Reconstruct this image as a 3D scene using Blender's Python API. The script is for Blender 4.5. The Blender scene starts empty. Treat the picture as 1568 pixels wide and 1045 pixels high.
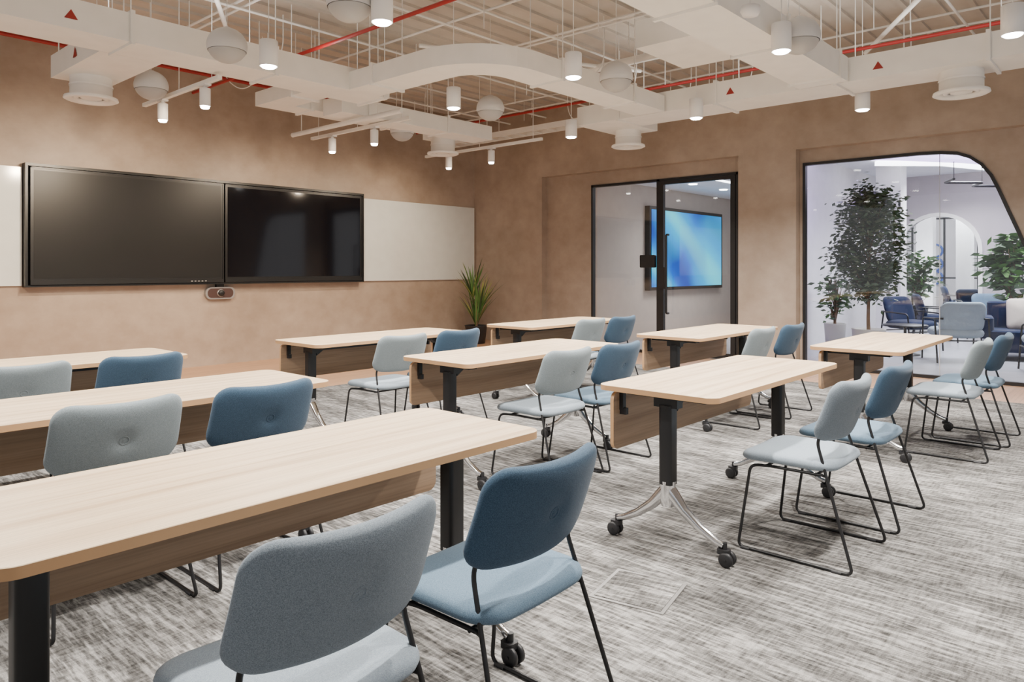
import bpy, math, random
from mathutils import Vector, Matrix
random.seed(7)
scene=bpy.context.scene
# ------------------------------------------------------------------ materials
def _new(name):
    m=bpy.data.materials.new(name); m.use_nodes=True
    nt=m.node_tree; b=nt.nodes['Principled BSDF']
    return m,nt,b
def N(nt,t,**kw):
    n=nt.nodes.new(t)
    for k,v in kw.items(): setattr(n,k,v)
    return n
def coord(nt,scale=(1,1,1),rot=(0,0,0),kind='Object'):
    tc=N(nt,'ShaderNodeTexCoord'); mp=N(nt,'ShaderNodeMapping')
    mp.inputs['Scale'].default_value=scale; mp.inputs['Rotation'].default_value=rot
    nt.links.new(tc.outputs[kind],mp.inputs['Vector']); return mp.outputs['Vector']
def noise(nt,vec,scale,detail=3,rough=.5):
    n=N(nt,'ShaderNodeTexNoise'); n.inputs['Scale'].default_value=scale
    n.inputs['Detail'].default_value=detail; n.inputs['Roughness'].default_value=rough
    nt.links.new(vec,n.inputs['Vector']); return n.outputs['Fac']
def ramp(nt,fac,stops):
    r=N(nt,'ShaderNodeValToRGB'); el=r.color_ramp.elements
    while len(el)<len(stops): el.new(.5)
    for e,(p,c) in zip(el,stops):
        e.position=p; e.color=(c[0],c[1],c[2],1) if not isinstance(c,(int,float)) else (c,c,c,1)
    nt.links.new(fac,r.inputs['Fac']); return r.outputs['Color']
def mix(nt,fac,a,b,mode='MIX'):
    m=N(nt,'ShaderNodeMix',data_type='RGBA',blend_type=mode)
    def s(v,sock):
        if isinstance(v,(int,float)): sock.default_value=v
        elif isinstance(v,tuple): sock.default_value=(*v[:3],1)
        else: nt.links.new(v,sock)
    s(fac,m.inputs[0]); s(a,m.inputs[6]); s(b,m.inputs[7]); return m.outputs[2]
def bump(nt,b,h,strength=.2,dist=.01):
    n=N(nt,'ShaderNodeBump'); n.inputs['Strength'].default_value=strength; n.inputs['Distance'].default_value=dist
    nt.links.new(h,n.inputs['Height']); nt.links.new(n.outputs['Normal'],b.inputs['Normal'])
def plain(name,c,rough=.5,metal=0,var=.06,emit=None,es=0,spec=None):
    m,nt,b=_new(name)
    v=coord(nt); f=noise(nt,v,6,1)
    col=mix(nt,f,tuple(x*(1-var) for x in c),tuple(min(1,x*(1+var)) for x in c))
    nt.links.new(col,b.inputs['Base Color'])
    b.inputs['Roughness'].default_value=rough; b.inputs['Metallic'].default_value=metal
    if spec is not None: b.inputs['Specular IOR Level'].default_value=spec
    if emit: 
        b.inputs['Emission Color'].default_value=(*emit,1); b.inputs['Emission Strength'].default_value=es
        m.cycles.emission_sampling='NONE'
    return m
def m_plaster(name,c1,c2,c3):
    m,nt,b=_new(name); v=coord(nt,(1,1,1.2))
    f=noise(nt,v,1.0,5,.6); f2=noise(nt,v,4.5,4,.6)
    col=ramp(nt,f,[(.3,c1),(.52,c2),(.72,c3)])
    col=mix(nt,.35,col,ramp(nt,f2,[(.3,c1),(.7,c3)]))
    nt.links.new(col,b.inputs['Base Color']); b.inputs['Roughness'].default_value=.48
    bump(nt,b,f2,.12,.01); return m
def m_carpet():
    m,nt,b=_new('carpet_streaked')
    v1=coord(nt,(50,5.2,1)); v2=coord(nt,(105,20,1)); v3=coord(nt,(1,1,1)); v4=coord(nt,(6,1.1,1)); v5=coord(nt,(11,75,1))
    a=noise(nt,v1,1,3,.62); bb=noise(nt,v2,1,1,.5); c=noise(nt,v3,1.1,2,.5); d=noise(nt,v4,1,2,.5); e=noise(nt,v5,1,2,.5); fi=noise(nt,v3,230,0)
    A=ramp(nt,a,[(.40,(.055,.052,.049)),(.49,(.15,.143,.136)),(.59,(.52,.50,.475))])
    B=ramp(nt,bb,[(.38,(.06,.057,.054)),(.62,(.45,.435,.415))])
    E=ramp(nt,e,[(.38,(.06,.057,.054)),(.62,(.43,.415,.395))])
    col=mix(nt,.30,A,B); col=mix(nt,.25,col,E)
    D=ramp(nt,d,[(.36,.50),(.62,1.12)]); col=mix(nt,.85,col,D,'MULTIPLY')
    C=ramp(nt,c,[(.35,.72),(.65,1.10)]); col=mix(nt,.8,col,C,'MULTIPLY')
    F=ramp(nt,fi,[(.3,.6),(.7,1.2)]); col=mix(nt,.5,col,F,'MULTIPLY')
    br=N(nt,'ShaderNodeTexBrick'); br.offset=.5; br.inputs['Scale'].default_value=1
    br.inputs['Brick Width'].default_value=1; br.inputs['Row Height'].default_value=.25; br.inputs['Mortar Size'].default_value=.0015
    br.inputs['Color1'].default_value=(.80,.80,.80,1); br.inputs['Color2'].default_value=(1.0,1.0,1.0,1); br.inputs['Mortar'].default_value=(.75,.75,.75,1)
    nt.links.new(coord(nt,(1,1,1),(0,0,math.pi/2)),br.inputs['Vector'])
    col=mix(nt,1.0,col,br.outputs['Color'],'MULTIPLY')
    nt.links.new(col,b.inputs['Base Color']); b.inputs['Roughness'].default_value=.95; b.inputs['Specular IOR Level'].default_value=.1
    bump(nt,b,bb,.35,.006); return m
def m_wood(name,c1,c2,c3,rough=.4,axis='x',sc=1,wave=.36):
    m,nt,b=_new(name)
    s=(1.1*sc,16*sc,16*sc) if axis=='x' else (16*sc,1.1*sc,16*sc)
    s2=(3*sc,150*sc,150*sc) if axis=='x' else (150*sc,3*sc,150*sc)
    oi=N(nt,'ShaderNodeObjectInfo')
    tc=N(nt,'ShaderNodeTexCoord')
    ad=N(nt,'ShaderNodeVectorMath',operation='ADD'); mu=N(nt,'ShaderNodeVectorMath',operation='SCALE')
    mu.inputs['Scale'].default_value=.37; nt.links.new(oi.outputs['Location'],mu.inputs[0])
    nt.links.new(tc.outputs['Object'],ad.inputs[0]); nt.links.new(mu.outputs[0],ad.inputs[1])
    def mp(sv):
        q=N(nt,'ShaderNodeMapping'); q.inputs['Scale'].default_value=sv; nt.links.new(ad.outputs[0],q.inputs['Vector']); return q.outputs['Vector']
    f=noise(nt,mp(s),1,4,.55); g=noise(nt,mp(s2),1,2,.5)
    w=N(nt,'ShaderNodeTexWave',wave_type='RINGS',rings_direction='X' if axis=='x' else 'Y'); w.inputs['Scale'].default_value=1.0
    w.inputs['Distortion'].default_value=8; w.inputs['Detail'].default_value=2; w.inputs['Detail Scale'].default_value=.7
    nt.links.new(mp((s[0]*.35,s[1]*.35,s[2]*.35)),w.inputs['Vector'])
    col=ramp(nt,f,[(.3,c1),(.5,c2),(.72,c3)])
    col=mix(nt,wave,col,ramp(nt,w.outputs['Fac'],[(0,c1),(.3,c3)]))
    col=mix(nt,.65,col,ramp(nt,g,[(.3,.74),(.6,1.05)]),'MULTIPLY')
    nt.links.new(col,b.inputs['Base Color']); b.inputs['Roughness'].default_value=rough
    bump(nt,b,g,.05,.002); return m
def m_fabric(name,c,c2):
    m,nt,b=_new(name)
    v=coord(nt); f=noise(nt,v,520,1,.6); g=noise(nt,v,160,1,.5); h=noise(nt,v,5,1)
    col=ramp(nt,f,[(.28,c),(.72,c2)]); col=mix(nt,.25,col,ramp(nt,g,[(.3,.8),(.7,1.12)]),'MULTIPLY')
    col=mix(nt,.35,col,ramp(nt,h,[(.3,.88),(.7,1.06)]),'MULTIPLY')
    nt.links.new(col,b.inputs['Base Color']); b.inputs['Roughness'].default_value=.9
    b.inputs['Sheen Weight'].default_value=.12; b.inputs['Specular IOR Level'].default_value=.2
    bump(nt,b,f,.3,.0015); return m
def m_glass(name,tint=(1,1,1)):
    m=bpy.data.materials.new(name); m.use_nodes=True; nt=m.node_tree; nt.nodes.clear()
    o=N(nt,'ShaderNodeOutputMaterial'); mx=N(nt,'ShaderNodeMixShader'); t=N(nt,'ShaderNodeBsdfTransparent'); g=N(nt,'ShaderNodeBsdfGlossy')
    t.inputs['Color'].default_value=(*tint,1); g.inputs['Roughness'].default_value=.02
    fr=N(nt,'ShaderNodeFresnel'); fr.inputs['IOR'].default_value=1.6
    nt.links.new(fr.outputs[0],mx.inputs[0]); nt.links.new(t.outputs[0],mx.inputs[1]); nt.links.new(g.outputs[0],mx.inputs[2])
    nt.links.new(mx.outputs[0],o.inputs['Surface']); return m
def m_blueart():
    m,nt,b=_new('display_blue_artwork')
    v=coord(nt,(1,1,1)); n=noise(nt,v,.9,1,.5)
    w=N(nt,'ShaderNodeTexWave',wave_type='BANDS',bands_direction='DIAGONAL'); w.inputs['Scale'].default_value=.36; w.inputs['Distortion'].default_value=9; w.inputs['Detail'].default_value=1.5
    w.inputs['Detail Scale'].default_value=.5
    nt.links.new(v,w.inputs['Vector'])
    col=ramp(nt,w.outputs['Fac'],[(.0,(.0,.03,.35)),(.45,(.0,.16,.80)),(.8,(.0,.45,1)),(1,(.15,.9,1))])
    col=mix(nt,.45,col,ramp(nt,n,[(.38,(0,.08,.55)),(.62,(.0,.68,1))]))
    nt.links.new(col,b.inputs['Emission Color']); b.inputs['Emission Strength'].default_value=1.25
    b.inputs['Base Color'].default_value=(.01,.02,.05,1); b.inputs['Roughness'].default_value=.5; b.inputs['Specular IOR Level'].default_value=.1; m.cycles.emission_sampling='NONE'
    return m

PL=m_plaster('plaster_beige_trowelled',(.30,.228,.172),(.385,.30,.232),(.475,.388,.312))
CARPET=m_carpet()
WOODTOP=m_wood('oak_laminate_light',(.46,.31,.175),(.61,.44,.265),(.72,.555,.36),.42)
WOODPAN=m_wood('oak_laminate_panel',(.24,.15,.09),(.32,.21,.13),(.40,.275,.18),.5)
EDGE=plain('oak_edge_band',(.50,.29,.14),.5)
FLOORW=m_wood('wood_floor_planks',(.40,.22,.12),(.52,.30,.17),(.60,.37,.23),.35)
BLK=plain('powder_coat_black',(.008,.008,.009),.42)
ALU=plain('polished_aluminium',(.72,.72,.73),.16,1.0)
RUB=plain('castor_black',(.014,.014,.016),.5)
F_LT=m_fabric('fabric_grey_blue_light',(.125,.155,.185),(.25,.295,.335))
F_LG=m_fabric('fabric_grey_cool_light',(.155,.19,.205),(.275,.32,.34))
F_SL=m_fabric('fabric_grey_blue_seat',(.21,.26,.31),(.36,.42,.475))
F_BL=m_fabric('fabric_blue_dark',(.024,.050,.085),(.066,.114,.172))
F_BS=m_fabric('fabric_blue_seat',(.085,.145,.21),(.18,.265,.35))
WHT=plain('duct_white_paint',(.84,.82,.78),.55)
WHT2=plain('fixture_white',(.78,.77,.76),.45)
SPK=plain('speaker_shell_white',(.62,.61,.60),.5)
GRILL=plain('speaker_grille',(.42,.41,.40),.6)
SLAB=m_plaster('ceiling_slab_paint',(.47,.425,.37),(.56,.51,.45),(.63,.585,.52))
RED=plain('sprinkler_red_pipe',(.33,.014,.012),.45)
BULB=plain('lamp_diffuser',(1,1,1),.5,0,0,(1,.97,.92),24)
SCRM=plain('screen_matte',(.014,.014,.014),.36,0,.06,None,0,.3)
SCRG=plain('screen_gloss',(.003,.003,.005),.08)
WB=plain('whiteboard_glass',(.72,.75,.73),.12)
BEZ=plain('bezel_black',(.010,.010,.010),.35)
GLS=m_glass('clear_glass')
ART=m_blueart()
MEET=plain('meeting_room_wall',(.40,.35,.31),.6)
LOBW=plain('lobby_wall_pale',(.76,.74,.74),.6)
LOBP=plain('lobby_wall_mauve',(.44,.395,.42),.6)
LOBC=plain('lobby_ceiling_white',(.82,.82,.86),.6)
LOBF=plain('lobby_floor_light',(.36,.36,.39),.25,0,.12)
LEAF=plain('leaf_dark_green',(.045,.085,.035),.5,0,.5)
LEAF2=plain('leaf_bright_green',(.09,.20,.05),.45,0,.5)
LEAF3=plain('leaf_yellow_green',(.40,.42,.12),.5)
TWIG=plain('dry_stem',(.28,.17,.08),.7)
BARK=plain('bark_brown',(.16,.10,.06),.85,0,.3)
POT=plain('pot_dark',(.03,.03,.032),.5)
POTW=plain('pot_white',(.5,.48,.46),.5)
NAVY=m_fabric('fabric_navy',(.005,.009,.025),(.014,.023,.062))
CREAM=m_fabric('fabric_cream',(.40,.34,.29),(.56,.50,.44))
VIO=plain('violet_cove_light',(1,1,1),.5,0,0,(.62,.48,1),3.0)
BLUL=plain('blue_led_line',(1,1,1),.5,0,0,(.1,.45,1),5)
WLITE=plain('white_led_line',(1,1,1),.5,0,0,(.92,.95,1),8)
STK=plain('duct_warning_sticker',(.30,.02,.015),.4)

# ------------------------------------------------------------------ mesh builder
class MB:
    def __init__(s): s.v=[];s.f=[];s.m=[];s.sm=[];s.mats=[];s.M=Matrix.Identity(4)
    def mi(s,m):
        if m not in s.mats: s.mats.append(m)
        return s.mats.index(m)
    def add(s,vs,fs,m,smooth=False):
        o=len(s.v); s.v+=[tuple(s.M@Vector(p)) for p in vs]; k=s.mi(m)
        for f in fs: s.f.append([i+o for i in f]); s.m.append(k); s.sm.append(smooth)
    def box(s,x0,x1,y0,y1,z0,z1,m):
        vs=[(x,y,z) for z in (z0,z1) for y in (y0,y1) for x in (x0,x1)]
        s.add(vs,[(0,2,3,1),(4,5,7,6),(0,1,5,4),(2,6,7,3),(0,4,6,2),(1,3,7,5)],m)
    def prism(s,out,z0,z1,m,ms=None,bev=0):
        n=len(out); cx=sum(p[0] for p in out)/n; cy=sum(p[1] for p in out)/n
        if bev>0:
            ins=[(cx+(p[0]-cx)*(1-bev/max(.01,abs(p[0]-cx)) if abs(p[0]-cx)>.03 else 1),cy+(p[1]-cy)*(1-bev/max(.01,abs(p[1]-cy)) if abs(p[1]-cy)>.03 else 1)) for p in out]
        vs=[(*p,z0) for p in out]+[(*p,z1-bev) for p in out]
        s.add(vs,[[i,(i+1)%n,n+(i+1)%n,n+i] for i in range(n)],ms or m,len(out)>8)
        s.add([(*p,z0) for p in out],[list(range(n))[::-1]],m)
        if bev>0:
            s.add([(*p,z1-bev) for p in out]+[(*p,z1) for p in ins],[[i,(i+1)%n,n+(i+1)%n,n+i] for i in range(n)],m)
            s.add([(*p,z1) for p in ins],[list(range(n))],m)
        else: s.add([(*p,z1) for p in out],[list(range(n))],m)
    def tube(s,pts,r,m,seg=10,cap=True):
        pts=[Vector(p) for p in pts]; n=len(pts); rs=r if isinstance(r,(list,tuple)) else [r]*n
        vs=[];up=None
        for i,p in enumerate(pts):
            t=(pts[min(i+1,n-1)]-pts[max(i-1,0)]).normalized()
            if up is None:
                up=Vector((0,0,1)) if abs(t.z)<.9 else Vector((1,0,0))
            a=(up-t*up.dot(t)).normalized(); up=a; b=t.cross(a)
            for k in range(seg):
                an=2*math.pi*k/seg; vs.append(p+(a*math.cos(an)+b*math.sin(an))*rs[i])
        fs=[[i*seg+k,i*seg+(k+1)%seg,(i+1)*seg+(k+1)%seg,(i+1)*seg+k] for i in range(n-1) for k in range(seg)]
        s.add(vs,fs,m,True)
        if cap:
            s.add(vs[:seg],[list(range(seg))[::-1]],m); s.add(vs[-seg:],[list(range(seg))],m)
    def lathe(s,prof,m,c=(0,0,0),seg=24,smooth=True):
        vs=[(c[0]+r*math.cos(2*math.pi*k/seg),c[1]+r*math.sin(2*math.pi*k/seg),c[2]+z) for r,z in prof for k in range(seg)]
        fs=[[i*seg+k,i*seg+(k+1)%seg,(i+1)*seg+(k+1)%seg,(i+1)*seg+k] for i in range(len(prof)-1) for k in range(seg)]
        s.add(vs,fs,m,smooth)
    def disk(s,r,z,m,c=(0,0,0),seg=24,up=True):
        vs=[(c[0]+r*math.cos(2*math.pi*k/seg),c[1]+r*math.sin(2*math.pi*k/seg),c[2]+z) for k in range(seg)]
        s.add(vs,[list(range(seg)) if up else list(range(seg))[::-1]],m)
    def sweep(s,path,w,z0,z1,m):
        P=[Vector((p[0],p[1])) for p in path]; n=len(P); vs=[]
        for i in range(n):
            if i==0: t=(P[1]-P[0]).normalized(); sc=1
            elif i==n-1: t=(P[-1]-P[-2]).normalized(); sc=1
            else:
                t1=(P[i]-P[i-1]).normalized(); t2=(P[i+1]-P[i]).normalized(); t=(t1+t2).normalized(); sc=1/max(.3,t.dot(t1))
            nn=Vector((-t.y,t.x))*w/2*sc
            for q,z in ((P[i]+nn,z0),(P[i]-nn,z0),(P[i]-nn,z1),(P[i]+nn,z1)): vs.append((q.x,q.y,z))
        fs=[[i*4+k,i*4+(k+1)%4,(i+1)*4+(k+1)%4,(i+1)*4+k] for i in range(n-1) for k in range(4)]
        fs+=[[3,2,1,0],[(n-1)*4+k for k in range(4)]]
        s.add(vs,fs,m)
    def obj(s,name,parent=None,loc=(0,0,0),rotz=0):
        me=bpy.data.meshes.new(name); me.from_pydata(s.v,[],s.f)
        for mt in s.mats: me.materials.append(mt)
        me.polygons.foreach_set('material_index',s.m); me.polygons.foreach_set('use_smooth',s.sm); me.update()
        return place(me,name,parent,loc,rotz)
def place(me,name,parent=None,loc=(0,0,0),rotz=0):
    o=bpy.data.objects.new(name,me); scene.collection.objects.link(o)
    o.location=loc; o.rotation_euler=(0,0,rotz)
    if parent: o.parent=parent
    return o
def empty(name,loc=(0,0,0),rotz=0):
    e=bpy.data.objects.new(name,None); scene.collection.objects.link(e); e.location=loc; e.rotation_euler=(0,0,rotz); e.empty_display_size=.1; return e
def rrect(x0,x1,y0,y1,r,seg=6):
    out=[]
    for cx,cy,a0 in ((x1-r,y1-r,0),(x0+r,y1-r,90),(x0+r,y0+r,180),(x1-r,y0+r,270)):
        for i in range(seg+1):
            a=math.radians(a0+90*i/seg); out.append((cx+r*math.cos(a),cy+r*math.sin(a)))
    return out
def fillet(pts,r=.03,seg=5):
    P=[Vector(p) for p in pts]; out=[P[0]]
    for i in range(1,len(P)-1):
        a=P[i]+(P[i-1]-P[i]).normalized()*min(r,(P[i-1]-P[i]).length*.45); b=P[i]+(P[i+1]-P[i]).normalized()*min(r,(P[i+1]-P[i]).length*.45)
        for k in range(seg+1):
            t=k/seg; out.append(a*(1-t)**2+P[i]*2*t*(1-t)+b*t*t)
    out.append(P[-1]); return out

# ------------------------------------------------------------------ room shell
YW=9.38; XR=9.41; XD=9.55; ZS=4.0; ZC=3.97
b=MB(); b.box(-3,8.35,-3,6.75,-.1,0,CARPET); b.obj('floor_carpet')
b=MB(); b.box(-3,XD+.15,6.75,YW+.2,-.1,0,FLOORW); b.box(8.35,XD+.15,-3,6.75,-.1,0,FLOORW); b.obj('floor')
b=MB(); b.box(-3.2,XD+.15,YW,YW+.2,0,ZS,PL); b.obj('wall_front')
b=MB(); b.box(-3.2,XD+.15,-3.2,YW+.2,ZS,ZS+.15,SLAB)
for i in range(46): b.box(-3,9.4,-2.9+i*.27,-2.9+i*.27+.05,ZC,ZS,SLAB)
b.obj('ceiling')
b=MB(); b.box(-3.2,XD+.15,-3.2,-3,0,.5,PL); b.box(-3.2,XD+.15,-3.2,-3,3.3,ZS,PL)  # unseen wall; openings added to let world light fill the room
for x in (-3.2,.9,5.1,9.3): b.box(x,x+.25,-3.2,-3,.5,3.3,PL)
b.obj('wall_rear')
b=MB(); b.box(-3.2,-3,-3,YW,0,.5,PL); b.box(-3.2,-3,-3,YW,3.3,ZS,PL)  # also unseen, with openings added for soft world light
for y in (-3,1.1,5.3,YW-.3): b.box(-3.2,-3,y,y+.3,.5,3.3,PL)
b.obj('wall_left')
def plate(name,polys,x0,x1,m):
    cu=bpy.data.curves.new(name,'CURVE'); cu.dimensions='2D'; cu.fill_mode='BOTH'; cu.extrude=(x1-x0)/2
    for p in polys:
        sp=cu.splines.new('POLY'); sp.points.add(len(p)-1)
        for i,(a,c) in enumerate(p): sp.points[i].co=(a,c,0,1)
        sp.use_cyclic_u=True
    o=bpy.data.objects.new(name,cu); scene.collection.objects.link(o)
    o.matrix_world=Matrix(((0,0,1,(x0+x1)/2),(1,0,0,0),(0,1,0,0),(0,0,0,1)))
    bpy.context.view_layer.update()
    dg=bpy.context.evaluated_depsgraph_get(); me=bpy.data.meshes.new_from_object(o.evaluated_get(dg)); mw=o.matrix_world.copy()
    bpy.data.objects.remove(o); me.transform(mw)
    me.materials.clear(); me.materials.append(m)
    for pl in me.polygons: pl.use_smooth=False
    return place(me,name)
def archpts(off=0,z0=0):
    yl=3.485-off; zt=2.65-off
    pts=[(yl,z0),(yl,zt)]
    ctrl=[(2.15,2.65),(1.92,2.64),(1.75,2.615),(1.62,2.56),(1.50,2.46),(1.41,2.33),(1.34,2.17),(1.23,1.88),(1.122,1.60),(.80,.79),(.51,0)]
    for y,z in ctrl:
        d=Vector((2.6-y,1.0-z)); 
        if z>2.6: d=Vector((0,-1))
        elif z<1.9: d=Vector((.935,-.355))
        d=d.normalized(); pts.append((y+d.x*off,max(z0,z+d.y*off)))
    return pts
win=archpts(0,0)
wb_=[( -3,0)]+[(win[-1][0],0)]+[p for p in reversed(win[1:-1])]+[(win[0][0],0)]+[(4.37,0),(4.37,2.62),(6.85,2.62),(6.85,0),(YW,0),(YW,ZS),(-3,ZS)]
plate('wall_right_inner',[wb_],XD,XD+.15,PL)
fr=[(-3,0),(-.6,0),(-.6,2.82),(3.527,2.82),(3.527,0),(4.31,0),(4.31,2.82),(7.78,2.82),(7.78,0),(YW,0),(YW,ZS),(-3,ZS)]
plate('wall_right',[fr],XR,XD,PL)
def frame_loop(pts,w,x0,x1,m):
    b=MB(); P=[Vector(p) for p in pts]; n=len(P); vs=[]
    for i in range(n):
        if i==0: t=(P[1]-P[0]).normalized(); sc=1
        elif i==n-1: t=(P[-1]-P[-2]).normalized(); sc=1
        else:
            t1=(P[i]-P[i-1]).normalized(); t2=(P[i+1]-P[i]).normalized(); t=(t1+t2).normalized(); sc=1/max(.4,t.dot(t1))
        nn=Vector((-t.y,t.x))*sc*w/2
        for q,x in ((P[i]+nn,x0),(P[i]-nn,x0),(P[i]-nn,x1),(P[i]+nn,x1)): vs.append((x,q.x,q.y))
    fs=[[i*4+k,i*4+(k+1)%4,(i+1)*4+(k+1)%4,(i+1)*4+k] for i in range(n-1) for k in range(4)]+[[3,2,1,0],[(n-1)*4+k for k in range(4)]]
    b.add(vs,fs,m); return b
wp=archpts(.016,.03)
b=frame_loop([(p[0],max(p[1],.0)) for p in wp],.034,XD-.02,XD+.05,BLK)
b.box(XD-.02,XD+.05,.53,3.48,0,.04,BLK)
gp=archpts(.016,.03)
b.add([(XD+.02,p[0],p[1]) for p in gp],[list(range(len(gp)))],GLS)
b.box(XD+.015,XD+.025,1.925,1.932,.04,2.62,plain('glass_joint_silicone',(.5,.5,.5),.3))
b.obj('window_1')
b=MB()
for y0,y1 in ((6.82,6.85),(5.60,5.65),(4.37,4.40)): b.box(XD-.02,XD+.06,y0,y1,0,2.62,BLK)
b.box(XD-.02,XD+.06,4.37,6.85,2.585,2.62,BLK); b.box(XD-.02,XD+.06,5.65,6.85,0,.04,BLK)
b.add([(XD+.02,5.65,.04),(XD+.02,6.82,.04),(XD+.02,6.82,2.585),(XD+.02,5.65,2.585)],[(0,1,2,3)],GLS)
b.obj('window_2')
b=MB()
b.box(XD-.03,XD+.03,5.53,5.595,.01,2.58,BLK); b.box(XD-.03,XD+.03,4.405,4.475,.01,2.58,BLK)
b.box(XD-.03,XD+.03,4.475,5.53,2.53,2.58,BLK); b.box(XD-.03,XD+.03,4.475,5.53,.01,.09,BLK)
b.add([(XD,4.475,.09),(XD,5.53,.09),(XD,5.53,2.53),(XD,4.475,2.53)],[(0,1,2,3)],GLS)
b.tube(fillet([(XD-.03,5.44,1.78),(XD-.10,5.44,1.78),(XD-.10,5.44,.62),(XD-.03,5.44,.62)],.03),.016,BLK)
b.box(XD-.05,XD-.03,5.49,5.58,.98,1.30,BLK)
b.obj('door_1')
b=MB(); b.prism(rrect(-.13,.13,-.095,.095,.015),0,.05,BLK)
o=b.obj('access_control_reader',None,(XD-.04,5.80,1.39)); o.rotation_euler=(math.pi/2,0,math.pi/2)

# ------------------------------------------------------------------ adjacent meeting room + lobby
b=MB(); b.box(XD+.15,16.0,7.0,7.15,0,3.1,MEET); b.box(15.85,16.0,4.3,7.0,0,3.1,MEET); b.obj('wall_meeting_room')
b=MB(); b.box(XD+.15,16.0,4.24,4.30,0,3.1,LOBW); b.obj('wall_partition')
b=MB(); b.box(XD+.16,15.84,4.31,6.99,2.78,2.84,LOBC)
for x in (10.5,11.7,12.9,14.1):
    for y in (5.0,6.2): b.lathe([(0,-.012),(.07,-.012),(.075,0)],BULB,(x,y,2.78),16)
b.box(10.2,15.0,5.55,5.62,2.765,2.78,WLITE)
b.obj('ceiling_meeting_room')
b=MB(); b.box(11.4,14.3,6.90,6.999,.88,2.42,BEZ); b.add([(11.46,6.895,.94),(14.24,6.895,.94),(14.24,6.895,2.36),(11.46,6.895,2.36)],[(0,1,2,3)],ART); b.obj('blue_artwork_display')
b=MB(); b.box(XD+.15,26,-9,7.15,-.1,0,LOBF); b.obj('floor_lobby')
b=MB(); b.box(XD+.15,26,-9,7.15,3.1,3.2,LOBC); b.obj('ceiling_lobby')
ar=[(3.95,0)]+[(3.25+.70*math.cos(math.pi*i/16),1.65+.68*math.sin(math.pi*i/16)) for i in range(17)]+[(2.55,0)]
plate('wall_lobby_far',[[(-9,0),(2.55,0)]+list(reversed(ar[1:-1]))+[(3.95,0),(7.0,0),(7.0,3.1),(-9,3.1)]],16,16.3,LOBP)
b=frame_loop([(3.95,0)]+ar[1:-1]+[(2.55,0)],.07,15.96,16.02,WHT); b.obj('trim_arch')
b=MB(); b.box(25.9,26,-9,7.1,0,3.1,LOBW); b.box(16.3,26,6.6,6.7,0,3.1,LOBW); b.box(XD+.15,26,-9.1,-9,0,3.1,LOBW); b.obj('wall_lobby_back')
b=MB()
b.box(12.6,13.0,-1.9,-1.5,0,3.1,LOBW)
b.box(13.9,14.3,3.40,3.80,0,3.1,LOBW)
b.box(19.5,19.9,3.3,3.6,0,3.1,LOBW); b.box(22,22.4,4.6,5.0,0,3.1,LOBW)
b.obj('lobby_column')
b=MB()
for y in (3.7,4.5,5.3): 
    b.box(23.0,23.05,y,y+.05,0,2.7,BLK)
b.box(23.0,23.05,3.7,5.35,2.65,2.7,BLK); b.box(23.0,23.05,3.7,5.35,1.0,1.04,BLK)
b.add([(23.02,3.75,0),(23.02,5.3,0),(23.02,5.3,2.65),(23.02,3.75,2.65)],[(0,1,2,3)],GLS)
b.obj('glazed_partition')
b=MB()
b.sweep([(11.6,4.15),(12.0,3.55),(12.6,3.0),(13.6,2.3),(15.0,1.6),(15.9,1.3)],.34,3.0,3.09,VIO); b.obj('cove_light_violet')
b=MB()
b.sweep([(13.2,3.6),(14.0,2.75),(15.6,2.1)],.10,3.02,3.09,WLITE); b.sweep([(11.5,2.6),(12.6,1.7),(14.6,.9)],.08,3.02,3.09,WLITE)
b.obj('recessed_linear_light')
b=MB()
zz=[(13.4+.45*i,2.55+(.28 if i%2 else -.05)-.12*i,2.72) for i in range(6)]
b.tube(zz,.022,BLK,6)
for p in zz[::2]: b.tube([p,(p[0],p[1],3.1)],.006,BLK,5)
b.obj('zigzag_pendant_light')
b=MB(); b.box(15.93,15.99,1.15,1.2,0,2.4,BLUL); b.obj('blue_led_strip')
b=MB(); b.box(XD+1.0,XD+1.04,4.19,4.235,.3,2.2,VIO); b.obj('violet_led_strip')
b=MB(); 
for y in (2.9,3.7,4.5,5.3): b.box(17,25,y,y+.08,2.95,3.1,WLITE)
b.obj('linear_ceiling_light')
b=MB(); DB=plain('decor_blue_ring',(.05,.12,.45),.5)
for k in range(3):
    pts=[(25.85,5.35+.22*math.cos(a*math.pi/10),1.0+.42*k+.2*math.sin(a*math.pi/10)) for a in range(21)]; b.tube(pts,.035,DB,6,False)
b.obj('blue_ring_wall_art')

# ------------------------------------------------------------------ screen wall equipment
b=MB()
b.box(2.34,6.86,YW-.05,YW,1.074,2.445,BEZ)
b.box(2.34,6.86,YW-.12,YW-.05,2.415,2.445,BEZ); b.box(2.34,6.86,YW-.12,YW-.05,1.074,1.094,BEZ)
b.box(2.34,2.365,YW-.12,YW-.05,1.094,2.415,BEZ); b.box(6.835,6.86,YW-.12,YW-.05,1.094,2.415,BEZ)
b.obj('display_surround_frame')
def display(x0,x1,z0,z1,m,y):
    b=MB(); b.box(x0,x1,y,YW-.051,z0,z1,BEZ)
    b.box(x0+.035,x1-.035,y-.003,y,z0+.07,z1-.035,m)
    t=.012
    b.box(x0,x1,y-.008,y,z1-t,z1,BEZ); b.box(x0,x1,y-.012,y,z0,z0+.045,BEZ)
    b.box(x0,x0+t,y-.008,y,z0,z1,BEZ); b.box(x1-t,x1,y-.008,y,z0,z1,BEZ)
    return b
b=display(2.385,4.585,1.10,2.405,SCRM,YW-.13)
for i in range(5): b.box(4.15+i*.045,4.17+i*.045,YW-.145,YW-.142,1.115,1.125,GRILL)
b.obj('interactive_display')
display(4.615,6.825,1.10,2.405,SCRG,YW-.11).obj('video_display')
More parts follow.
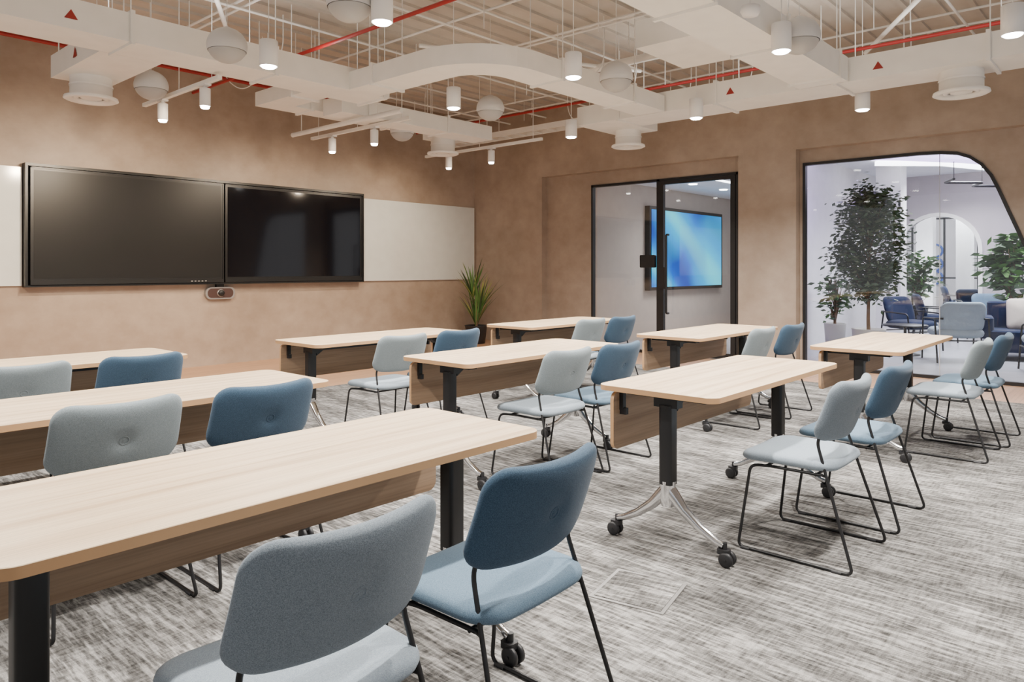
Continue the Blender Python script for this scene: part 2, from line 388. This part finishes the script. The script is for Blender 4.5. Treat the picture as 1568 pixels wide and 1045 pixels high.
b=MB(); b.box(6.87,9.38,YW-.03,YW-.001,1.09,2.385,WB); b.box(6.87,9.38,YW-.034,YW-.03,1.085,1.10,WHT2); b.obj('whiteboard')
b=MB(); b.box(-.6,2.33,YW-.03,YW-.001,1.09,2.40,WB); b.obj('whiteboard')
b=MB(); b.M=Matrix.Translation((4.58,YW,.955))@Matrix.Rotation(math.pi/2,4,'X')
b.prism(rrect(-.20,.20,-.08,.08,.07),0,.06,plain('camera_silver',(.30,.29,.29),.35,.3)); b.prism(rrect(-.175,.175,-.062,.062,.055),.06,.063,plain('camera_face',(.07,.04,.035),.3))
b.lathe([(.0,.10),(.034,.10),(.042,.09),(.042,.06)],BLK,(0,0,0)); b.lathe([(.042,.075),(.052,.07),(.052,.06)],plain('camera_ring',(.30,.29,.29),.3,.5))
b.M=Matrix.Identity(4); b.box(4.53,4.63,YW-.05,YW,1.0,1.074,BLK)
b.obj('video_conference_camera')

# ------------------------------------------------------------------ tables
def table_meshes(L=1.55,W=.60):
    H=.74; out={}
    b=MB(); b.prism(rrect(-L/2,L/2,-W/2,W/2,.055,8),H-.025,H,WOODTOP,EDGE,.0015); out['top']=b
    b=MB()
    y=W/2-.075; b.M=Matrix.Translation((0,y,0))@Matrix.Rotation(math.pi/2,4,'X')
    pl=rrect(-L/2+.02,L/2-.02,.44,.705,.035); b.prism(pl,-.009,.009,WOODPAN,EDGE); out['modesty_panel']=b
    b=MB()
    for s in (-1,1):
        x=s*(L/2-.14)
        b.prism([(x+p[0],p[1]) for p in rrect(-.034,.034,-.032,.032,.014,4)],.30,.66,BLK)
        b.box(x-.03,x+.03,-.2,.2,.69,.714,BLK); b.box(x-.025,x+.025,-.06,.06,.65,.695,BLK)
        b.add([(x-s*.034,-.03,.69),(x-s*.034,.03,.69),(x-s*.14,.03,.70),(x-s*.14,-.03,.70),(x-s*.034,-.03,.63),(x-s*.034,.03,.63)],[(0,1,2,3),(4,0,3),(5,2,1),(4,3,2,5),(4,5,1,0)],BLK)
        b.box(x-.012+s*.06,x+.012+s*.06,y-.03,y-.008,.62,.714,BLK); b.box(x-.01+s*.06,x+.01+s*.06,y-.045,y-.01,.60,.63,BLK)
    b.box(-L/2+.16,L/2-.16,-.022,.022,.665,.705,BLK)
    out['leg_columns']=b
    b=MB()
    for s in (-1,1):
        x=s*(L/2-.14)
        b.tube([(x,0,.315),(x,0,.28),(x,0,.235),(x,0,.20)],[.036,.035,.038,.03],ALU,14)
        for t in (-1,1):
            pts=[(x,0,.285),(x,t*.03,.25),(x,t*.08,.195),(x,t*.16,.135),(x,t*.235,.095),(x,t*.27,.085)]
            b.tube(pts,[.03,.03,.025,.019,.016,.015],ALU,12)
    out['feet']=b
    b=MB()
    for s in (-1,1):
        x=s*(L/2-.14)
        for t in (-1,1):
            yy=t*.275
            b.tube([(x,yy,.10),(x,yy,.05)],.011,RUB,8)
            b.M=Matrix.Translation((x,yy+t*.012,.032))@Matrix.Rotation(math.pi/2,4,'Y')
            for q in (-.017,.017):
                b.lathe([(0,-.010),(.024,-.010),(.032,-.006),(.032,.006),(.024,.010),(0,.010)],RUB,(0,0,q),16)
            b.M=Matrix.Identity(4)
            b.tube([(x-.03,yy+t*.012,.032),(x+.03,yy+t*.012,.032)],.006,RUB,6)
            b.prism([(x+p[0],yy+p[1]) for p in rrect(-.022,.022,-.022,.03,.012,3)],.052,.072,RUB)
    out['castors']=b
    return out
tm=table_meshes(); TM={}
TABLES=[(1.11,1.85),(3.57,1.68),(2.87+.775,3.21),(5.93,1.55),(5.90,2.95),(3.66,4.74),(5.83,4.60),(1.25,3.28),(1.27,4.86)]
for (x,y) in TABLES:
    e=empty('folding_training_table',(x,y,0))
    for k,bb in tm.items():
        if k not in TM:
            o=bb.obj(k,e); TM[k]=o.data
        else: place(TM[k],k,e)

# ------------------------------------------------------------------ chairs
def pad(b,outline,t,m,fn,under=1.0,dimple=0,pw=5):
    n=len(outline); S=[0.0,.03,.06,.10,.16,.28,.42,.56,.68,.78,.86,.92,.96,.985,1.0]
    vs=[];fs=[]
    def prof(s): return (max(0,1-s**pw))**.5
    rings=[]
    for side in (1,-1):
        for s in S[1:] if side==1 else S[1:-1]:
            ring=[]
            for (x,y) in outline:
                px,py=x*s,y*s; r=math.hypot(px,py)
                h=t/2*prof(s)*(1 if side==1 else under)
                h*=1-.5*dimple*math.exp(-(r/.032)**2)
                ring.append(len(vs)); vs.append(fn(px,py,side*h))
            rings.append(ring)
    nt_=len(S)-1; top=rings[:nt_]; bot=rings[nt_:]+[rings[nt_-1]]
    c1=len(vs); vs.append(fn(0,0,t/2*(1-.5*dimple))); c2=len(vs); vs.append(fn(0,0,-t/2*under*(1-.5*dimple)))
    for rs,c,fl in ((top,c1,False),(bot,c2,True)):
        for i in range(n):
            f=[c,rs[0][i],rs[0][(i+1)%n]]; fs.append(f[::-1] if fl else f)
        for a,b2 in zip(rs[:-1],rs[1:]):
            for i in range(n):
                f=[a[i],b2[i],b2[(i+1)%n],a[(i+1)%n]]; fs.append(f[::-1] if fl else f)
    b.add(vs,fs,m,True)
def densify(o,k=2):
    out=[]
    for i in range(len(o)):
        a=o[i]; c=o[(i+1)%len(o)]; L=math.hypot(c[0]-a[0],c[1]-a[1]); q=max(1,int(L/.03))
        for j in range(q): out.append((a[0]+(c[0]-a[0])*j/q,a[1]+(c[1]-a[1])*j/q))
    return out
lean=Vector((0,-.33,.944)); nrm=Vector((0,.944,.33))
def backfn(x,v,h):
    w=1+(-v)*.14
    X=x*w; p=Vector((X,-.190,.655))+lean*v+nrm*(h+.95*X*X+.25*v*v)
    return p
def seatfn(x,y,h):
    X=x*(1+.10*y)
    return (X,y+.035,.418+h-.010*(y/.22)**3*(1 if y>0 else 0)+.15*X*X)
def chair_meshes(fb,fs):
    out={}
    b=MB(); pad(b,densify(rrect(-.232,.232,-.141,.141,.068,7)),.050,fb,backfn,dimple=.6,pw=11)
    for sg in (1,-1):
        ring=[backfn(.017*math.cos(a*math.pi/8),.017*math.sin(a*math.pi/8),sg*.0175) for a in range(17)]
        b.tube(ring,.0034,fb,6,False)
        vs=[backfn(.0135*math.cos(a*math.pi/8),.0135*math.sin(a*math.pi/8),sg*.017) for a in range(16)]+[backfn(0,0,sg*.021)]
        b.add(vs,[[i,(i+1)%16,16] for i in range(16)],fb,True)
    out['backrest']=b
    b=MB(); pad(b,densify(rrect(-.230,.230,-.213,.213,.085,7)),.058,fs,seatfn,under=.8,pw=12); out['seat']=b
    b=MB()
    for s in (-1,1):
        pt=backfn(s*.185,-.10,0); pb=backfn(s*.19,-.150,0)
        pts=[tuple(pt),tuple(pb),(s*.245,-.265,.008),(s*.245,.235,.008),(s*.222,.185,.385),(s*.20,.10,.388),(s*.20,-.13,.388)]
        b.tube(fillet(pts,.032),.0068,BLK,8)
        f=(.388-.008)/(pb.z-.008); yr=-.265+(pb.y+.265)*f; xr=s*(.245+(.19*1.02-.245)*f)
        b.tube([(s*.20,-.12,.388),(xr,yr,.388)],.006,BLK,8)
        for y in (-.2,.2): b.tube([(s*.245,y-.02,.004),(s*.245,y+.02,.004)],.0095,RUB,8)
    for y in (.12,-.10): b.tube([(-.205,y,.386),(.205,y,.386)],.0065,BLK,8)
    out['sled_frame']=b
    return out
CH={}
def chair(kind,x,y,rot=0):
    if kind not in CH:
        fb,fs={'lt':(F_LT,F_SL),'lg':(F_LG,F_SL),'bl':(F_BL,F_BS)}[kind]
        CH[kind]=chair_meshes(fb,fs)
    e=empty('upholstered_office_chair',(x,y,0),math.radians(rot))
    for k,v in CH[kind].items():
        if isinstance(v,MB): o=v.obj(k,e); CH[kind][k]=o.data
        else: place(v,k,e)
CHAIRS=[('lt',.85,1.37,0),('bl',1.465,1.38,1),
 ('lt',3.42,1.22,0),('bl',4.07,1.20,0),
 ('lg',5.84,1.11,0),('bl',6.45,1.07,0),
 ('lg',3.50,2.86,0),('bl',4.02,2.83,0),
 ('lg',5.81,2.63,0),('bl',6.38,2.60,0),
 ('lg',3.44,4.34,0),('bl',4.03,4.36,0),
 ('lg',5.74,4.30,0),('bl',6.26,4.28,0),
 ('lg',1.03,3.05,0),('bl',1.60,3.02,0),
 ('lg',1.08,4.50,0),('bl',1.66,4.48,0)]
for c in CHAIRS: chair(*c)

b=MB(); FM=plain('floor_box_metal',(.30,.29,.28),.4,.4)
b.box(-.15,.15,-.15,.15,0,.004,FM); b.box(-.135,.135,-.135,.135,.004,.006,CARPET); b.obj('floor_power_box',None,(2.48,1.55,0),.2)

# ------------------------------------------------------------------ ceiling services
def hangers(b,pts,z,m=WHT,r=.006):
    for x,y in pts: b.tube([(x,y,z),(x,y,ZC)],r,m,6)
def duct(path,w,z0,z1,flange=1.2,hang=True,stick=()):
    b=MB(); b.sweep(path,w,z0,z1,WHT)
    P=[Vector(p) for p in path]
    for a,c in zip(P[:-1],P[1:]):
        L=(c-a).length
        if L<.8: continue
        t=(c-a)/L; n=Vector((-t.y,t.x)); k=.35
        while k<L:
            p=a+t*k; q=p+t*.03
            b.sweep([(p.x,p.y),(q.x,q.y)],w+.04,z0-.02,z1+.02,WHT)
            if hang:
                for sgn in (-1,1):
                    h=p+n*sgn*(w/2+.012); b.tube([(h.x,h.y,z0),(h.x,h.y,ZC)],.005,WHT,6)
            k+=flange
    for (x,y,z,dx,dy) in stick:
        b.add([(x-dx*.045,y-dy*.045,z-.03),(x+dx*.045,y+dy*.045,z-.03),(x,y,z+.04)],[(0,1,2)],STK)
    return b
duct([(-3,6.03),(4.62,6.03)],.43,3.0,3.22,stick=[(1.75,5.812,3.1,1,0),(3.3,5.812,3.1,1,0)]).obj('air_duct')
arc=[(4.31,5.82),(4.31,4.75)]+[(4.83-.52*math.cos(a*math.pi/20),4.75-.52*math.sin(a*math.pi/20)) for a in range(1,10)]+[(4.83,4.23),(7.0,4.23)]
duct(arc,.36,3.0,3.17,stick=[(5.9,4.047,3.09,1,0)]).obj('air_duct_curved')
duct([(7.28,-2.9),(7.28,5.25)],.52,3.0,3.22,stick=[(7.017,1.9,3.1,0,1),(7.017,3.3,3.1,0,1)]).obj('air_duct')
duct([(0.4,2.37),(7.0,2.37)],.44,3.0,3.22,stick=[(5.6,2.147,3.1,1,0)]).obj('air_duct')
duct([(4.6,6.78),(6.95,6.78)],.36,2.98,3.16).obj('air_duct')
duct([(4.15,6.25),(4.15,7.2),(6.0,7.2)],.30,3.05,3.2).obj('air_duct')
b=MB(); b.box(2.08,2.56,6.25,7.45,3.0,3.2,WHT); hangers(b,[(2.1,7.3),(2.54,7.3)],3.2); b.add([(2.075,6.75,3.06),(2.075,6.85,3.06),(2.075,6.8,3.15)],[(0,1,2)],STK); b.obj('air_duct')
b=MB(); b.box(6.4,6.75,6.96,7.35,3.0,3.16,WHT); hangers(b,[(6.5,7.3)],3.1); b.obj('air_duct')
b=MB(); b.box(7.54,7.95,4.7,5.25,3.0,3.2,WHT); hangers(b,[(7.9,5.2)],3.1); b.obj('air_duct')
def diffuser(x,y,r=.17):
    b=MB(); b.lathe([(r,0),(r,-.16),(r+.045,-.175),(r+.05,-.195),(r+.03,-.205),(r-.02,-.19),(r-.03,-.17)],WHT,seg=32)
    b.lathe([(r-.03,-.185),(r-.06,-.195),(r-.065,-.18)],WHT,seg=32); b.lathe([(r-.085,-.185),(.02,-.2),(0,-.2)],WHT,seg=32); b.disk(r-.02,-.15,GRILL,up=False)
    b.lathe([(r+.006,-.07),(r+.006,-.085)],WHT,seg=32)
    b.obj('round_ceiling_diffuser',None,(x,y,3.0))
for x,y,r in ((2.33,7.2,.17),(6.56,7.13,.16),(7.72,4.98,.16),(7.32,1.31,.17)): diffuser(x,y,r)
def speaker(x,y,z=3.0,r=.15):
    b=MB(); pr=[]
    for i in range(0,13):
        a=math.pi/2-math.pi*i/12*.60; pr.append((max(0,r*math.cos(a)),r*math.sin(a)*.92))
    b.lathe(pr,SPK,seg=32); a=math.pi/2-math.pi*.60
    pr2=[]
    for i in range(0,9):
        aa=a-(math.pi/2+a)*i/8; pr2.append((max(0,(r-.005)*math.cos(aa)),r*math.sin(aa)*.86-.004))
    b.lathe(pr2,GRILL,seg=32); b.lathe([(.025,r*.9),(.025,r*.95),(0,r*.95)],SPK)
    b.tube([(0,0,r*.92),(0,0,ZC-z)],.0025,WHT,6)
    b.obj('pendant_sphere_speaker',None,(x,y,z))
for x,y in ((2.69,5.37),(2.80,7.07),(2.77,3.89),(5.40,2.0),(5.46,3.65),(5.63,5.37),(5.80,7.05)): speaker(x,y)
def arealight(name,x,y,z,size,e,col=(1,.95,.885),rot=(0,0,0),spread=math.radians(145),parent=None,sy=None):
    l=bpy.data.lights.new(name,'AREA'); l.shape='DISK'; l.size=size; l.energy=e; l.color=col; l.spread=spread
    if sy: l.shape='RECTANGLE'; l.size_y=sy
    o=bpy.data.objects.new(name,l); scene.collection.objects.link(o); o.location=(x,y,z); o.rotation_euler=rot
    if parent: o.parent=parent
    return o
def pendant(x,y,zc=2.95,e=72):
    p=empty('cylinder_pendant_light',(x,y,zc))
    b=MB(); b.lathe([(0,.10),(.066,.10),(.070,.095),(.070,-.10),(.064,-.10),(.060,-.085),(0,-.085)],WHT2,seg=28); b.tube([(0,0,.10),(0,0,ZC-zc)],.004,WHT,6); b.obj('shade',p)
    b=MB(); b.lathe([(.056,-.086),(.056,-.106),(.048,-.112),(0,-.114)],BULB); b.obj('lamp',p)
    arealight('lamp_light',0,0,-.118,.11,e,parent=p)
for x,y in ((2.92,5.16),(4.76,3.60),(2.88,3.70),(5.19,2.05),(6.9,3.62),(4.89,5.16),(6.9,5.25),(7.64,2.21),(5.86,.75),
            (2.9,1.95),(2.9,.5),(4.5,.6),(1.0,1.95),(1.0,5.16),(.2,3.7)): pendant(x,y)  # this row is unseen pendants added to light the room
def track(x,y0,y1,spots,z=2.95,e=48):
    p=empty('track_light',(x,0,z))
    b=MB(); b.box(-.02,.02,y0,y1,-.015,.02,WHT); 
    for y in (y0+.15,(y0+y1)/2,y1-.15): b.tube([(0,y,.02),(0,y,ZC-z)],.004,WHT,6)
    b.obj('track_bar',p)
    for y in spots:
        b=MB(); b.lathe([(0,-.05),(.045,-.05),(.047,-.055),(.047,-.21),(.041,-.21),(.038,-.20),(0,-.20)],WHT2,(0,y,0),24)
        b.tube([(0,y,-.05),(0,y,-.01)],.018,WHT2,10); b.box(-.03,.03,y-.06,y+.06,-.03,-.015,WHT2); b.obj('spot_head',p)
        b=MB(); b.lathe([(.038,-.205),(.038,-.225),(.03,-.232),(0,-.234)],BULB,(0,y,0),20); b.obj('lamp',p)
        l=bpy.data.lights.new('spot_beam','SPOT'); l.energy=e; l.color=(1,.80,.58); l.spot_size=math.radians(115); l.spot_blend=.9; l.shadow_soft_size=.035
        o=bpy.data.objects.new('spot_beam',l); scene.collection.objects.link(o); o.parent=p; o.location=(0,y,-.25); o.rotation_euler=(math.radians(52),0,0)
track(3.0,6.12,7.75,(7.3,6.4),e=260)
track(5.22,6.2,8.15,(7.7,6.85),e=120)
track(7.2,5.95,8.2,(7.7,6.85),e=100)
track(.8,6.12,7.75,(7.3,6.4),e=120)
def added_uplight(x0,x1,y0,y1,z,e):  # added fill hidden on top of the ducts, brightens the ceiling
    p=empty('added_ceiling_fill',((x0+x1)/2,(y0+y1)/2,z))
    lx=(x1-x0)/2; ly=(y1-y0)/2
    b=MB(); b.box(-lx,lx,-ly,ly,0,.03,WHT2); b.obj('added_fill_housing',p)
    arealight('added_fill_light',0,0,.035,2*lx,e,(1,.96,.91),(math.pi,0,0),math.pi,p,2*ly)
added_uplight(.2,4.2,5.98,6.08,3.225,20)
added_uplight(1.2,6.6,2.32,2.42,3.225,26)
added_uplight(7.23,7.33,.2,4.8,3.225,18)
b=MB(); b.tube([(4.85,5.9,2.93),(4.85,8.0,2.93)],.028,WHT,12); b.tube([(4.85,6.3,2.93),(4.85,6.3,ZC)],.006,WHT,6); b.tube([(4.85,7.8,2.93),(4.85,7.8,ZC)],.006,WHT,6); b.obj('condensate_pipe')
b=MB()
b.tube([(4.02,8.9,3.45),(4.02,-2.8,3.45)],.018,RED,10); b.tube([(7.62,8.9,3.45),(7.62,-2.8,3.45)],.018,RED,10)
b.tube([(-2.9,8.95,3.72),(8.8,8.95,3.72)],.022,RED,10)
for x,y in ((4.02,5.2),(4.02,3.2),(4.02,1.2),(7.62,4.4),(7.62,2.6),(7.62,.6),(4.02,7.3)):
    b.tube([(x,y,3.45),(x,y,ZC)],.006,WHT,6)
for x in (0,2,4.02,6,7.62): b.tube([(x,8.95,3.72),(x,8.95,ZC)],.008,WHT,6)
b.obj('sprinkler_pipework')
b=MB()
for y in (-1.2,.3,1.5,2.95,3.3,4.9,5.45,6.6,7.6,8.4): b.tube([(-2.9,y,3.78),(9.3,y,3.78)],.013,WHT,8)
for x in (.2,1.9,3.4,3.5,5.15,6.2,6.3,8.3,8.8): b.tube([(x,-2.9,3.83),(x,9.3,3.83)],.013,WHT,8)
for x0,y0,x1,y1 in ((3.6,4.6,5.6,2.6),(5.0,5.8,7.4,4.6),(2.2,4.9,3.4,6.8),(6.4,1.2,8.4,2.4)): b.tube([(x0,y0,3.62),(x1,y1,3.62)],.022,WHT,8)
b.tube(fillet([(2.2,3.1,3.6),(6.9,3.1,3.6),(6.9,5.6,3.6),(8.9,5.6,3.6)],.25,8),.045,WHT,12)
for i in range(60):
    x=random.uniform(-1,9); y=random.uniform(-1,9); b.tube([(x,y,3.78+random.uniform(-.4,0)),(x,y,ZC)],.005,WHT,6)
for i in range(16):
    x=random.uniform(1,8.5); y=random.uniform(1,8.5); x2=x+random.uniform(-.6,.6); y2=y+random.uniform(-.6,.6)
    pts=[Vector((x,y,3.95)),Vector((x,y,3.5)),Vector(((x+x2)/2,(y+y2)/2,3.32)),Vector((x2,y2,3.5)),Vector((x2,y2,3.95))]
    b.tube(fillet(pts,.25,8),.006,WHT,6)
b.obj('overhead_conduits')
b=MB(); 
b.box(8.3,8.32,-2.8,9.2,3.35,3.43,WHT); b.box(8.58,8.6,-2.8,9.2,3.35,3.43,WHT)
for i in range(40): b.box(8.32,8.58,-2.8+i*.3,-2.77+i*.3,3.35,3.365,WHT)
for y in (0,2,4,6,8): hangers(b,[(8.31,y),(8.59,y)],3.4)
b.obj('cable_tray')
b=MB(); b.box(5.7,6.6,2.9,3.6,3.3,3.55,WHT); b.box(5.9,6.4,2.85,2.9,3.33,3.52,GRILL); hangers(b,[(5.75,3),(6.55,3.5)],3.5); b.obj('fan_coil_unit')
b=MB(); b.lathe([(0,.03),(.06,.03),(.065,.0),(.05,-.03),(0,-.035)],WHT2); b.tube([(0,0,.03),(0,0,1.0)],.005,WHT,6); b.obj('smoke_detector',None,(4.55,2.0,2.96))

# ------------------------------------------------------------------ plants
def blade(b,base,ang,L,lean_,w,m,curl=.5):
    n=8; d=Vector((math.cos(ang),math.sin(ang),0)); sd=Vector((-d.y,d.x,0)); vs=[]
    for i in range(n+1):
        t=i/n; out=L*(lean_*t+curl*lean_*t*t); up=L*(t-.35*lean_*curl*t*t*1.6)
        p=Vector(base)+d*out+Vector((0,0,up)); ww=w*(1-t**2.2)*(.6+.8*t if t<.4 else 1)+.0008
        vs+= [p-sd*ww,p-d*ww*.25,p+sd*ww]
    fs=[]
    for i in range(n): 
        k=i*3; fs+=[(k,k+1,k+4,k+3),(k+1,k+2,k+5,k+4)]
    b.add(vs,fs,m,True)
e=empty('potted_yucca_plant',(8.82,8.75,0))
b=MB(); b.lathe([(0,0),(.15,0),(.19,.30),(.2,.31),(.18,.31),(.17,.27),(0,.27)],POT); b.obj('pot',e)
b=MB()
for hub,n in (((0,0,.27),30),((.03,-.05,.5),28),((-.04,.04,.76),26)):
    for i in range(n):
        blade(b,hub,random.uniform(0,6.28),random.uniform(.45,.76),random.uniform(.12,.48),random.uniform(.014,.025),random.choice([LEAF2,LEAF2,LEAF,LEAF3]),random.uniform(.3,.8))
b.tube([(0,0,.25),(.02,-.03,.5),(-.03,.03,.75)],.02,BARK)
for i in range(14): blade(b,(0,0,.27),random.uniform(0,6.28),random.uniform(.45,.8),random.uniform(.2,.4),.004,TWIG,.6)
b.obj('leaves',e)
def tree(name,x,y,trunk,cz,rx,rz,n,leaf,lsz,potr=.22,pm=POTW,sd=.085,nb=34):
    e=empty(name,(x,y,0)); b=MB(); b.lathe([(0,0),(potr*.8,0),(potr,.42),(potr*1.03,.43),(potr*.9,.43),(potr*.9,.38),(0,.38)],pm); b.obj('pot',e)
    b=MB(); b.tube([(0,0,.35),(.015,.01,trunk*.6),(0,0,trunk),(.02,-.01,cz)],[.028,.025,.022,.012],BARK,8)
    tips=[]
    for i in range(nb):
        a=random.uniform(0,6.28); zz=random.uniform(-.95,1); rr=rx*math.sqrt(max(.04,1-zz*zz))*random.uniform(.45,1)
        tip=Vector((rr*math.cos(a),rr*math.sin(a),cz+zz*rz)); st=Vector((0,0,max(trunk*.85,tip.z-.45*random.uniform(.5,1.3))))
        st.z=min(st.z,cz+rz*.6); mid=(st+tip)/2+Vector((0,0,-.05)); b.tube([st,mid,tip],[.010,.007,.003],BARK,5); tips+=[tip,mid*.5+tip*.5]
    b.obj('trunk',e); b=MB()
    for i in range(n):
        t=random.choice(tips); p=t+Vector([random.gauss(0,sd) for _ in range(3)])
        d=Vector([random.gauss(0,1) for _ in range(3)]); d.z=-abs(d.z)*.4+.1; d.normalize(); s_=d.cross(Vector((random.random(),random.random(),1))).normalized()
        L=lsz*random.uniform(.7,1.3); w=L*.26
        b.add([p,p+d*L*.5+s_*w,p+d*L,p+d*L*.5-s_*w],[(0,1,2,3)],random.choice(leaf))
    b.obj('foliage',e)
tree('potted_olive_tree',11.0,3.10,.95,1.68,.47,.68,6200,[LEAF,LEAF,plain('leaf_olive',(.10,.13,.07),.5)],.085,sd=.095,nb=64)
tree('potted_ficus_plant',14.0,1.80,.7,1.35,.34,.42,420,[LEAF,LEAF2],.22,.24,POT)
tree('potted_ficus_plant',18.5,4.15,.7,1.2,.35,.42,420,[LEAF,LEAF2],.18,.2,POT)
tree('potted_ficus_plant',11.75,3.80,.5,.95,.16,.3,240,[LEAF,LEAF2],.12,.16)

# ------------------------------------------------------------------ lounge furniture
def armchair(name,x,y,rot,fab):
    e=empty(name,(x,y,0),math.radians(rot))
    b=MB(); b.M=Matrix.Translation((0,0,.40)); pad(b,densify(rrect(-.29,.29,-.28,.28,.1,6)),.14,fab,lambda a,c,h:(a,c,h),pw=8); b.M=Matrix.Identity(4); b.obj('seat',e)
    b=MB(); pad(b,densify(rrect(-.28,.28,-.21,.21,.1,6)),.10,fab,lambda a,v,h:(a,-.27-.3*v+h+.4*a*a,.62+v),pw=8); b.obj('backrest',e)
    b=MB()
    for s in (-1,1):
        b.tube(fillet([(s*.25,-.3,.60),(s*.33,-.28,.60),(s*.33,.24,.58),(s*.33,.28,.0)],.06),.012,BLK,8); b.tube([(s*.33,-.22,.60),(s*.33,-.32,0)],.012,BLK,8)
    b.tube([(-.33,.26,.3),(.33,.26,.3)],.01,BLK,8); b.tube([(-.33,-.25,.3),(.33,-.25,.3)],.01,BLK,8)
    b.obj('frame',e)
armchair('lounge_armchair',11.6,2.15,-60,F_SL)
armchair('lounge_armchair',12.7,2.95,150,NAVY)
armchair('lounge_armchair',11.0,1.0,20,F_SL)
armchair('lounge_armchair',14.6,3.0,200,NAVY)
armchair('lounge_armchair',15.2,2.2,120,F_BS)
e=empty('navy_sofa',(12.5,1.15,0),math.radians(100))
b=MB()
for z0,z1,x0,x1,y0,y1 in ((.12,.42,-.75,.75,-.40,.42),(.40,.80,-.75,.75,-.42,-.2),(.3,.6,-.85,-.68,-.42,.42),(.3,.6,.68,.85,-.42,.42)):
    b.prism(rrect(x0,x1,y0,y1,.07),z0,z1,NAVY,None,.02)
b.obj('body',e); b=MB()
for x in (-.7,.7):
    for y in (-.35,.35): b.tube([(x,y,.12),(x,y,0)],.018,BLK,8)
b.obj('legs',e)
b=MB(); pad(b,densify(rrect(-.22,.22,-.22,.22,.06,4)),.16,CREAM,lambda a,v,h:(a,h-.25*v,v),pw=2.5); b.obj('cushion',e,(.3,-.08,.63))
b=MB(); b.lathe([(0,.45),(.30,.45),(.31,.44),(.30,.425),(0,.425)],BLK); b.tube([(0,0,.43),(0,0,.02)],.02,BLK); b.lathe([(0,.02),(.2,.015),(.2,0)],BLK); b.obj('round_coffee_table',None,(11.9,2.85,0))
for (x,y,r) in ((20.5,3.0,30),(21.3,3.9,200),(18.2,3.0,120)): armchair('dark_lounge_chair',x,y,r,NAVY)
b=MB(); b.lathe([(0,.74),(.45,.74),(.45,.71),(0,.71)],LOBW); b.tube([(0,0,.72),(0,0,.02)],.03,BLK); b.lathe([(0,.03),(.28,.02),(.28,0)],BLK); b.obj('cafe_table',None,(19.3,2.75,0))

# ------------------------------------------------------------------ lobby lights
arealight('lobby_downlight',12.0,1.5,2.95,1.5,185,(.88,.93,1))
arealight('lobby_downlight',14.6,2.6,2.95,1.0,110,(.90,.92,1))
arealight('lobby_downlight',20,3.6,2.9,2.5,400,(.88,.95,1))
arealight('lobby_violet_wash',11.2,3.6,2.95,.5,26,(.6,.45,1))
arealight('lobby_downlight',12.5,-4,2.95,2,150,(.93,.95,1))
arealight('meeting_room_downlight',12.3,5.6,2.75,1.2,90,(1,.98,.96))

# world
w=bpy.data.worlds.new('World'); scene.world=w; w.use_nodes=True; bg=w.node_tree.nodes['Background']
bg.inputs['Color'].default_value=(.98,.98,1,1); bg.inputs['Strength'].default_value=1.05

cam=bpy.data.cameras.new('camera'); co=bpy.data.objects.new('camera',cam); scene.collection.objects.link(co)
cam.sensor_width=36; cam.lens=1110/1568*36; cam.shift_y=-.0709; cam.clip_start=.05
co.location=(0,0,1.282); co.rotation_euler=Vector((.7439,.6683,0)).to_track_quat('-Z','Y').to_euler()
scene.camera=co
